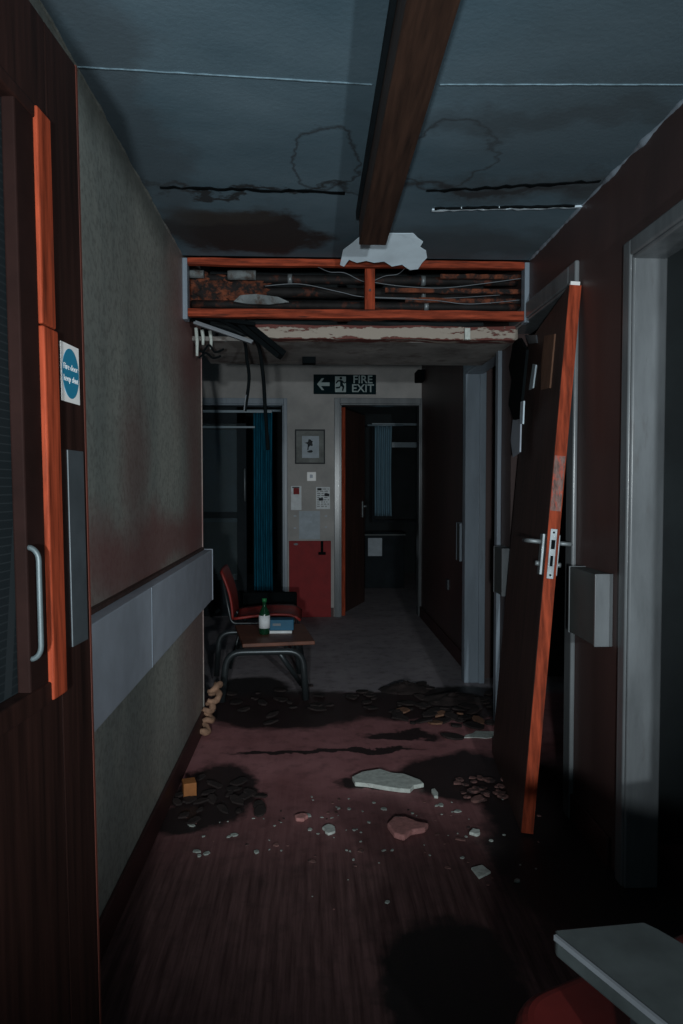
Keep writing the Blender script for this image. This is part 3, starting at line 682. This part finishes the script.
# door leaf in the right end doorway, opening into the room
D5 = thing('room_door', 'dark open door with lever handle in the right end doorway', 'door', (E2[0], YE+.1, 0))
th_ = math.atan2(.80, .30); u5 = Vector((math.cos(th_), math.sin(th_), 0)); hx = Vector((E2[0]+.02, YE+.10, .006))
DM = Matrix.Translation(hx) @ Matrix.Rotation(th_, 4, 'Z')
h5 = E2[2]-.03
MB().box((0, 0, 0), (.80, .044, h5), DM).build('leaf', 'stile2', D5, bevel=.002)
o = MB().box((E2[0]+.016, YE+.03, .006), (E2[0]+.052, YE+.095, h5)).build('hinge_edge', 'wood', D5); o['label'] = 'orange hinge edge'
pl = MB().box((.70, -.008, .92), (.74, 0, 1.09), DM).build('handle_plate', 'chrome', D5, bevel=.001)
o = MB().tube([DM @ Vector(p) for p in ((.72, -.006, 1.04), (.72, -.04, 1.04), (.71, -.05, 1.04), (.62, -.05, 1.04))], .009, 10).build('lever', 'chrome', smooth=True); o.parent = pl
# room beyond right doorway: window, curtain, cabinet
d = 9.6
a = P(372, 424, d); c = P(425, 520, d)
WN = struct(MB().box((a.x, d, a.z-.03), (c.x+.3, d+.05, a.z)).box((a.x, d, c.z-.03), (c.x+.3, d+.05, c.z)).box((a.x, d, c.z), (a.x+.05, d+.05, a.z)).box((a.x+.8, d, c.z), (a.x+.85, d+.05, a.z)), 'window_1', 'darkframe')
struct(MB().box((a.x+.2, d-.02, a.z-.32), (c.x+.3, d+.05, a.z-.25)).box((a.x, d-.02, a.z-.02), (c.x+.3, d, a.z+.01)), 'window_1_rails', 'paleline')
def curtain(x0, x1, y, z0, z1, folds, m, label, amp=.03):
    t = thing('curtain', label, 'curtain', ((x0+x1)/2, y, z1))
    MB().grid(lambda u, v: (x0+(x1-x0)*u*(1-.12*v*(1-v)), y+amp*(1+.3*v)*math.sin(u*folds*2*math.pi+.5*math.sin(v*3)), z1+(z0-z1)*v), folds*10, 14).build('cloth', m, t, smooth=True, solid=.003)
    MB().tube([(x0-.1, y, z1+.01), (x1+.15, y, z1+.01)], .012, 10).build('curtain_rail', 'paleline', t, smooth=True)
    return t
a = P(375, 426, 9.4); c = P(392, 516, 9.4)
curtain(a.x, c.x, 9.4, c.z, a.z, 4, 'curtain2', 'pale blue curtain at the window of the room beyond the right doorway')
a = P(365, 534, 8.6); c = P(404, 562, 8.6)
CB = thing('cabinet', 'low cabinet with pale notice on front in the room past the doorway', 'cabinet', (a.x, 8.6, 0))
MB().box((a.x, 8.6, 0), (c.x, 9.0, a.z-.02)).build('carcass', 'darkframe', CB, bevel=.005)
MB().box((a.x-.02, 8.58, a.z-.02), (c.x+.02, 9.02, a.z)).build('worktop', 'raildark', CB, bevel=.004)
a = P(368, 538, 8.59); c = P(382, 556, 8.59)
MB().box((a.x, 8.585, c.z), (c.x, 8.6, a.z)).build('front_panel', 'papergrey', CB, bevel=.002)
a = P(384, 538, 8.59); c = P(402, 560, 8.59)
MB().box((a.x, 8.585, c.z), (c.x, 8.6, a.z)).build('cupboard_door', 'darkframe', CB, bevel=.002)
# glazed screen in left end doorway
GS = thing('glazed_door', 'dark glazed door with pale top rails in the left end doorway', 'door', (E1[0], YE+.06, 0))
x0, x1 = E1[0]+.016, P(272, 500, YE).x+.05; yb = YE+.06; xm = P(237, 500, YE+.06).x
def gb(px0, py0, px1, py1, m, name, t=.04, x0o=None):
    a = P(px0, py0, yb); c = P(px1, py1, yb)
    return MB().box((a.x if x0o is None else x0o, yb, c.z), (c.x, yb+t, a.z)).build(name, m, GS, bevel=.002)
b = MB(); zt = E1[2]-.02
b.box((x0, yb, 0), (x0+.06, yb+.04, zt)); b.box((xm, yb, .004), (xm+.09, yb+.04, zt)); b.box((x0, yb, .004), (xm, yb+.04, .35)); b.box((x0, yb, P(220, 518, yb).z), (xm, yb+.04, P(220, 512, yb).z)); b.box((x0, yb, zt-.16), (xm+.09, yb+.04, zt)); b.build('frame', 'darkframe', GS, bevel=.003)
z_ = P(220, 411, yb).z; MB().box((x0, yb-.012, z_-.016), (P(272, 411, yb).x, yb, z_+.008)).build('top_rail', 'paleline', GS, bevel=.002)
z_ = P(220, 427, yb).z; MB().box((x0, yb-.012, z_-.010), (P(255, 427, yb).x, yb, z_+.008)).build('top_rail', 'paleline', GS, bevel=.002)
MB().box((x0+.06, yb+.016, .35), (xm, yb+.022, zt-.16)).build('glass_pane', 'glass', GS)
a = P(245, 470, yb); c = P(245, 500, yb)
MB().tube([(a.x, yb, a.z+.01), (a.x, yb-.03, a.z), (a.x, yb-.03, (a.z+c.z)/2), (a.x, yb-.03, c.z), (a.x, yb, c.z-.01)], .007, 8).build('pull_handle', 'chrome', GS, smooth=True)
a = P(254, 410, YE+.45); c = P(273, 597, YE+.45)
curtain(P(254, 500, YE+.2).x, P(273, 500, YE+.2).x, YE+.20, c.z+.05, E1[2]-.05, 4, 'curtain', 'deep blue curtain hanging just inside the left end doorway', .022)
# dim blind/window in the room beyond left doorway
a = P(206, 430, 9.5); c = P(236, 520, 9.5)
struct(MB().box((a.x-.3, 9.5, c.z), (c.x, 9.52, a.z)).box((a.x-.3, 9.48, c.z-.03), (c.x+.04, 9.54, c.z)).box((c.x, 9.48, c.z), (c.x+.04, 9.54, a.z)), 'window_2', simple('night_window_blind', (.03, .055, .09), .6))

# ------------------------------------------------------------ low table, chair, bottle, packet
zt = .34
nl = G(242.5, 644, zt); nr = G(315, 641, zt); fr = G(303.5, 623.5, zt); fl = G(235, 625, zt)
TB = thing('side_table', 'low brown wooden table with dark tubular legs beside the left passage', 'table', ((nl.x+nr.x)/2, (nl.y+fl.y)/2, 0))
b = MB().prism([(p.x, p.y) for p in (nl, nr, fr, fl)], .022, Matrix.Translation((0, 0, zt-.022))); b.build('tabletop', 'tabletop', TB, bevel=.004)
def loop(pts, rad=.07, n=6):       # rounded polyline
    out = [Vector(pts[0])]
    for i in range(1, len(pts)-1):
        p0, p1, p2 = Vector(pts[i-1]), Vector(pts[i]), Vector(pts[i+1]); a = p1+(p0-p1).normalized()*rad; c = p1+(p2-p1).normalized()*rad
        for k in range(n+1): t = k/n; out.append(a*(1-t)**2+p1*2*t*(1-t)+c*t*t)
    return out+[Vector(pts[-1])]
g0 = G(222, 703); g1 = G(306, 701); zt2 = zt-.045
l0 = loop([(g0.x, g0.y, .008), (g0.x+.03, g0.y, zt2), (g1.x-.02, g1.y, zt2), (g1.x, g1.y, .008)], .09)
MB().tube(l0, .020, 12).build('leg_frame', 'tube', TB, smooth=True)
l1 = loop([(fl.x-.12, fl.y-.02, .008), (fl.x-.10, fl.y-.02, zt2), (fr.x-.05, fr.y-.02, zt2), (fr.x-.03, fr.y-.02, .008)], .08)
MB().tube(l1, .018, 12).build('leg_frame', 'tube', TB, smooth=True)
MB().tube([(g1.x-.12, g1.y, zt2), (fr.x-.1, fr.y-.02, zt2)], .010, 10).build('cross_bar', 'tube', TB, smooth=True)
MB().tube([(g0.x+.12, g0.y, zt2), (fl.x+.05, fl.y-.02, zt2)], .010, 10).build('cross_bar', 'tube', TB, smooth=True)
MB().tube([(g1.x-.16, g1.y+.01, zt2-.005), (g1.x-.03, g1.y+.18, .05)], .016, 10).build('brace', 'tube', TB, smooth=True)
# chair behind the table
ys = 4.95; zc = .42
sl = P(237, 616, ys); sr = P(301, 616, ys); zc = sl.z
CH = thing('waiting_chair', 'red plastic chair with tilted back and tubular frame behind the low table', 'chair', ((sl.x+sr.x)/2, ys, 0))
def seatfn(u, v):
    x = sl.x+(sr.x-sl.x)*u; y = ys-.20+.40*v
    return (x, y, zc+.02*math.sin((u-.1)*3)+.012*(2*v-1)**2*2-(.03*max(0, (u-.85)/.15)**2))
MB().grid(seatfn, 14, 12).build('seat', 'redback', CH, smooth=True, solid=.016)
bt = P(225.5, 566, ys); 
MB().grid(lambda u, v: (sl.x-.01+(bt.x-sl.x)*u+.02*math.sin(u*3.1), ys-.19+.38*v, zc+.03+(bt.z-zc-.03)*u-.02*(2*v-1)**4), 12, 12).build('backrest', 'redback', CH, smooth=True, solid=.012)
for yy in (ys-.17, ys+.17):
    MB().tube(loop([(bt.x-.01, yy, bt.z-.02), (sl.x-.02, yy, zc-.02), (sr.x-.03, yy, zc-.02), (sr.x+.01, yy, .008)], .04), .010, 10).build('leg_frame', 'tube', CH, smooth=True)
    MB().tube([(sl.x+.05, yy, zc-.02), (sl.x-.03, yy, .008)], .010, 10).build('leg', 'tube', CH, smooth=True)
# second dark chair behind
ys2 = 5.62; a = P(243, 592, ys2); c = P(297, 618, ys2)
C2 = thing('waiting_chair', 'dark padded chair half hidden behind the bottle and blue packet', 'chair', ((a.x+c.x)/2, ys2, 0))
MB().box((a.x, ys2-.03, c.z), (c.x, ys2+.02, a.z)).build('backrest', 'black', C2, bevel=.015)
MB().box((a.x, ys2-.42, c.z-.10), (c.x, ys2-.04, c.z-.05)).build('seat', 'black', C2, bevel=.015)
for xx in (a.x+.02, c.x-.02):
    for yy in (ys2-.40, ys2-.02): MB().tube([(xx, yy, .004), (xx, yy, c.z-.08)], .010, 10).build('leg', 'tube', C2, smooth=True)
    MB().tube([(xx, ys2-.02, c.z-.1), (xx, ys2-.02, c.z+.03)], .010, 10).build('upright', 'tube', C2, smooth=True)
o = MB().lathe([(.0, 0), (.035, .005), (.04, .03), (.04, .08), (.03, .1), (.0, .105)], (c.x+.01, ys2-.0, a.z-.06), 16).build('dark_cup', 'black', smooth=True) if 0 else None
# bottle
bp = G(264.5, 634, zt); k = 1.0
BT = thing('bottle', 'green glass bottle with white label standing on the low table', 'bottle', bp)
MB().lathe([(.0, .001), (.030, .001), (.033, .008), (.033, .120), (.028, .142), (.014, .168), (.012, .178), (.012, .205), (.0, .205)], bp, 24).build('glass_body', 'bottle', BT, smooth=True)
MB().lathe([(.0345, .040), (.0345, .118)], bp, 24).build('label_wrap', 'paper', BT, smooth=True, solid=.0006)
MB().lathe([(.0, .200), (.0145, .200), (.0145, .222), (.0, .222)], bp, 20).build('cap', simple('green_cap', (.015, .16, .05), .5), BT, smooth=True)
bp2 = G(281, 629, zt+.018)
o = MB().box((bp2.x-.075, bp2.y-.05, zt), (bp2.x+.07, bp2.y+.07, zt+.016)).build('book', 'paper', bevel=.002); tag(o, 'thin pale book lying under the blue packet on the table', 'book')
PK = thing('packet', 'blue card packet lying on a book beside the green bottle', 'packet', (bp2.x, bp2.y, zt+.016))
MB().box((bp2.x-.068, bp2.y-.035, zt+.016), (bp2.x+.080, bp2.y+.055, zt+.082)).build('carton', 'bluebox', PK, bevel=.003)
MB().box((bp2.x-.05, bp2.y-.0362, zt+.045), (bp2.x-.0, bp2.y-.035, zt+.06)).build('printed_patch', 'cable', PK)

# ------------------------------------------------------------ near armchair bottom right
ZA = .60
p1 = G(549, 931, ZA); p2 = G(642, 917, ZA); p3 = G(690, 945, ZA); p0 = G(664, 1024, ZA)
AC = thing('armchair', 'grey-armed red vinyl armchair in the bottom right corner', 'armchair', (p1.x+.2, p1.y-.3, 0))
dirn = (p0-p1).normalized(); side = Vector((-dirn.y, dirn.x, 0))
if side.x < 0: side = -side
aw = .145; L = .52
AM = Matrix.Identity(4); AM.col[0][:3] = side; AM.col[1][:3] = -dirn; AM.col[2][:3] = (0, 0, 1); AM.col[3][:3] = (p1.x, p1.y, 0)
# local: x to the right, y forward (0 at front tip), chair body extends to y = -L
def rr(x0, y0, x1, y1, r, n=6):
    o = []
    for cx, cy, a0 in ((x1-r, y1-r, 0), (x0+r, y1-r, 90), (x0+r, y0+r, 180), (x1-r, y0+r, 270)):
        for i in range(n+1): a = R(a0+90*i/n); o.append((cx+r*math.cos(a), cy+r*math.sin(a)))
    return o
IAM = AM.inverted(); q2 = IAM @ Vector((p2.x, p2.y, 0)); q3 = IAM @ Vector((p3.x, p3.y, 0)); q3 = q2+(q3-q2).normalized()*L; q3.x = min(q3.x, .34)
for xo in (0, .53):
    ar = MB().prism([(.010, .0), (.0, -.014), (0, -L), (q3.x, -L), (q2.x, q2.y-.03), (q2.x-.006, q2.y-.008), (q2.x-.03, q2.y)] if xo == 0 else rr(xo, -L, xo+aw, 0, .018), .030, AM @ Matrix.Translation((0, 0, ZA-.030))).build('armrest', 'armgrey', AC, bevel=.004)
    b = MB().box((xo-.002, -L, ZA-.006), (xo+.003, -.012, ZA+.0015), AM); o = b.build('metal_edge', 'cable'); o.parent = ar
    for yy in (-.46, -.12): MB().box((xo+.05, yy-.018, .0), (xo+.09, yy+.018, ZA-.03), AM).build('leg', 'tube', AC, bevel=.003)
MB().prism(rr(-.02, -.50, .66, .115, .10, 8), .10, AM @ Matrix.Translation((0, 0, .32))).build('seat_cushion', 'redcloth', AC, bevel=.03, seg=5)
MB().box((.10, -.50, .28), (.60, .02, .318), AM).build('seat_frame', 'tube', AC, bevel=.003)
MB().prism(rr(.14, -.62, .54, -.52, .04), .42, AM @ Matrix.Translation((0, 0, .36))).build('backrest', 'redcloth', AC, bevel=.02, seg=3)

# ------------------------------------------------------------ floor debris
def chunk(name, x, y, rx, ry, t, m, label, cat, rot=0, seed=0, n=11, group=None, z=0, tilt=0, j=.25):
    p = G(x, y); mt = Matrix.Translation((p.x, p.y, z)) @ Matrix.Rotation(rot, 4, 'Z') @ Matrix.Rotation(tilt, 4, 'X')
    o = MB().prism(jag(n, rx, ry, j, seed), t, mt).build(name, m, bevel=min(t*.3, .004))
    return tag(o, label, cat, group)
# large white slab, outline from photo
outl = [(352,781),(362,776),(380,773),(392,777),(404,778),(420,784),(424,788),(414,790),(410,794),(398,793),(384,791),(368,788),(355,787)]
pts = [G(x, y) for x, y in outl]
o = MB().prism([(p.x, p.y) for p in pts][::-1], .018, Matrix.Translation((0, 0, .002))).build('plaster_slab', 'plaster', bevel=.003); tag(o, 'large flat white plaster slab lying on the wet floor', 'plaster')
outl = [(387,829),(394,822),(406,822),(418,827),(429,829),(425,834),(412,836),(404,842),(394,839)]
pts = [G(x, y) for x, y in outl]
o = MB().prism([(p.x, p.y) for p in pts][::-1], .022, Matrix.Translation((0, 0, .001))).build('plaster_chunk', 'pink', bevel=.006); tag(o, 'pink plaster chunk lying nearer than the white slab', 'plaster')
outl = [(471,870),(482,867),(491,874),(479,880)]
pts = [G(x, y) for x, y in outl]
o = MB().prism([(p.x, p.y) for p in pts][::-1], .008, Matrix.Translation((0, 0, .001))).build('tile_fragment', 'plaster', bevel=.002); tag(o, 'small square pale tile fragment on the right of the floor', 'tile')
chunk('plaster_fragment', 329, 831, .022, .030, .010, 'plaster', 'small pale fragment left of the pink chunk', 'plaster', seed=5)
chunk('plaster_fragment', 301, 819, .024, .026, .014, 'pink', 'pinkish fragment alone at left of the scattered crumbs', 'plaster', seed=6)
chunk('plaster_fragment', 435, 795, .014, .045, .012, 'plaster', 'small pale fragment at the right tip of the white slab', 'plaster', seed=7)
chunk('plaster_fragment', 475, 834, .020, .022, .012, 'plaster', 'small pale fragment between pink chunk and leaning door', 'plaster', seed=8)
o = chunk('paper_scrap', 484, 735, .10, .05, .004, 'plaster', 'pale flat scrap at the foot of the leaning door', 'paper', .2, seed=9)
# crumbs
r = random.Random(4); n = 0
for i in range(130):
    if i < 70: x = r.gauss(395, 62); y = r.uniform(798, 866)
    elif i < 95: x = r.uniform(165, 290); y = r.uniform(815, 858)
    else: x = r.uniform(300, 540); y = r.uniform(790, 920)
    if not (160 < x < 545) or (352 < x < 432 and 770 < y < 845 and y < 800) or (385 < x < 432 and 819 < y < 845): continue
    s_ = r.choice((.003, .004, .004, .005, .007, .010)); pk_ = r.random() < .4
    chunk('plaster_crumb', x, y, s_, s_*r.uniform(.8, 1.8), s_*.5, 'dullpink' if pk_ else 'crumb', 'tiny pinkish plaster crumb scattered on the red-brown floor' if pk_ else 'tiny pale plaster crumb scattered on the red-brown floor', 'crumb', r.uniform(0, 3), i, 6, 'pinkish crumbs on the floor' if pk_ else 'pale crumbs on the floor'); n += 1
# pinkish rubble heap near the leaning door and dull flakes in the puddles
for i in range(26):
    x = r.uniform(455, 505); y = r.uniform(778, 802); s_ = r.uniform(.010, .022)
    chunk('rubble_flake', x, y, s_, s_*1.3, s_*.5, 'dullpink', 'dull pink flake in the heap left of the leaning door', 'rubble', r.uniform(0, 3), 200+i, 8, 'pink flakes by the leaning door', tilt=r.uniform(-.3, .3), z=.004)
for i in range(46):
    x = r.uniform(395, 500); y = r.gauss(712, 11); s_ = r.uniform(.015, .045)
    chunk('wet_flake', x, y, s_, s_*1.4, .010, 'tan' if r.random() < .08 else 'darkdebris', 'dark wet flake among the litter across the middle of the corridor', 'debris', r.uniform(0, 3), 300+i, 8, 'wet litter across the corridor', tilt=r.uniform(-.25, .25), z=.006)
for i in range(30):
    x = r.uniform(225, 400); y = r.gauss(702, 7); s_ = r.uniform(.01, .04)
    chunk('wet_flake', x, y, s_, s_*1.5, .010, 'darkdebris', 'dark wet flake lying under and right of the low table', 'debris', r.uniform(0, 3), 400+i, 8, 'wet litter by the table', tilt=r.uniform(-.25, .25), z=.006)
for i in range(24):
    x = r.uniform(175, 262); y = r.gauss(805, 11); s_ = r.uniform(.010, .026)
    chunk('wet_flake', x, y, s_, s_*1.6, .008, 'darkdebris', 'wet flake in the dark puddle beside the left skirting', 'debris', r.uniform(0, 3), 500+i, 8, 'wet litter in the left puddle', tilt=r.uniform(-.25, .25), z=.005)
# pale twisted plastic at (305-335, 705-716)
cable([(305, 714, 4.0), (312, 709, 4.05), (325, 709, 4.07), (334, 711, 4.02), (322, 714, 3.98), (309, 716, 3.94)], 4, .009, 'pale twisted strip of plastic on the floor right of the table', 'rail', None, 'plastic_strip')
bpy.data.objects['plastic_strip'].location.z = .0
# dark mound of debris
for i, (x, y, rx, ry, h) in enumerate(((405, 690, .16, .10, .05), (455, 700, .2, .12, .04))):
    c = G(x, y)
    o = MB().grid(lambda u, v: (c.x+rx*(1-v)*math.cos(u*6.2832)*(1+.3*noise.noise(Vector((math.cos(u*6.2832)*2, math.sin(u*6.2832)*2, i)))), c.y+ry*(1-v)*math.sin(u*6.2832), h*(v**.7)*(1+.5*noise.noise(Vector((u*8, v*6, i))))), 28, 10).build('debris_mound', 'darkdebris', smooth=True)
    tag(o, ('low black mound of wet debris nearest the far grey floor', 'wider black mound of wet debris by the right door frame')[i], 'debris')
# cream curled mouldings at left wall end
r9 = random.Random(3)
for i in range(5):
    zz = .022+i*.040; cx = XL+.012+.010*i; cy = 3.50+.055*i; a0 = r9.uniform(-.3, .3)+(.3 if i % 2 else -.2); rad_ = .042+r9.uniform(-.008, .010); pts = []
    for k in range(11):
        a = a0-1.5+3.1*k/10; pts.append((cx-.02+rad_*1.2*math.cos(a), cy+rad_*math.sin(a), zz+.012*math.sin(k*.8+i)+.006*k/3))
    o = MB().tube(pts, [.011+.007*noise.noise(Vector((k*.9, i*5, 0)))+.007*math.sin(math.pi*k/10) for k in range(11)], 8).build('broken_moulding', 'cream', smooth=True)
    tag(o, ('lowest curled cream moulding piece at the left wall end', 'second from the floor of the curled cream moulding pieces', 'middle piece of the stacked cream moulding pieces', 'second from top of the curled cream moulding pieces', 'topmost curled cream moulding piece at the left wall end')[i], 'moulding', 'broken mouldings by the left wall')
struct(MB().box((XL-.002, 3.655, 0), (XL+.004, 3.664, 1.95)), 'trim_13', 'wallL')
c = G(189, 799)
o = MB().box((-.03, -.03, 0), (.022, .03, .062), Matrix.Translation((c.x, c.y+.03, .001)) @ Matrix.Rotation(.3, 4, 'Z')).build('timber_offcut', simple('raw_orange_wood', (.35, .13, .035), .7), bevel=.003); tag(o, 'small orange timber offcut standing in the left puddle', 'wood')
# dim things behind the leaning door
c = P(548, 770, 2.7)
o = MB().prism(jag(9, .03, .05, .3, 4), .01, Matrix.Translation((XR-.07, 2.74, .10)) @ Matrix.Rotation(R(70), 4, 'X')).build('pale_scrap', 'rail') if 0 else None

# ------------------------------------------------------------ light
def spot(loc, aim, e, size, ang, blend, col):
    l = bpy.data.lights.new('torch', 'SPOT'); l.energy = e; l.shadow_soft_size = size; l.spot_size = R(ang); l.spot_blend = blend; l.color = col
    o = bpy.data.objects.new('torch', l); COL.objects.link(o); o.location = loc
    o.rotation_euler = (Vector(aim)-Vector(loc)).to_track_quat('-Z', 'Y').to_euler(); return o
spot((.72, -1.25, 1.36), (.05, 5.0, 1.82), 175, .03, 66, .75, (.90, .97, 1))
spot((-.12, -.95, 1.12), (.10, 5.0, 1.75), 190, .05, 66, .75, (.90, .97, 1))
def pt(loc, e, col, size=.3):
    l = bpy.data.lights.new('fill_glow', 'POINT'); l.energy = e; l.color = col; l.shadow_soft_size = size
    o = bpy.data.objects.new('fill_glow', l); COL.objects.link(o); o.location = loc
pt((2.2, 1.6, 2.2), .10, (.5, .8, .9)); pt((2.2, 3.4, 2.2), .12, (.5, .8, .9)); pt((.9, 8.9, 2.45), .12, (.45, .8, 1), .1); pt((-1.6, 8.4, 2.2), .35, (.4, .75, 1)); pt((-1.9, 5.2, 2.3), .5, (.5, .8, 1)); pt((.2, 4.4, 2.5), 1.1, (.5, .85, 1), .05)  # hidden teal fill lamps, added to lift the dark rooms and far corridor
wd_ = bpy.data.worlds.new('teal_fill'); SC.world = wd_; wd_.use_nodes = True
bg = wd_.node_tree.nodes['Background']; bg.inputs[0].default_value = (.35, .75, .9, 1); bg.inputs[1].default_value = .34  # added teal ambient fill, let in by the open corridor end behind the camera
SC.view_settings.view_transform = 'Standard'; SC.view_settings.look = 'None'; SC.view_settings.exposure = 0; SC.view_settings.gamma = 1; SC.view_settings.use_curve_mapping = False
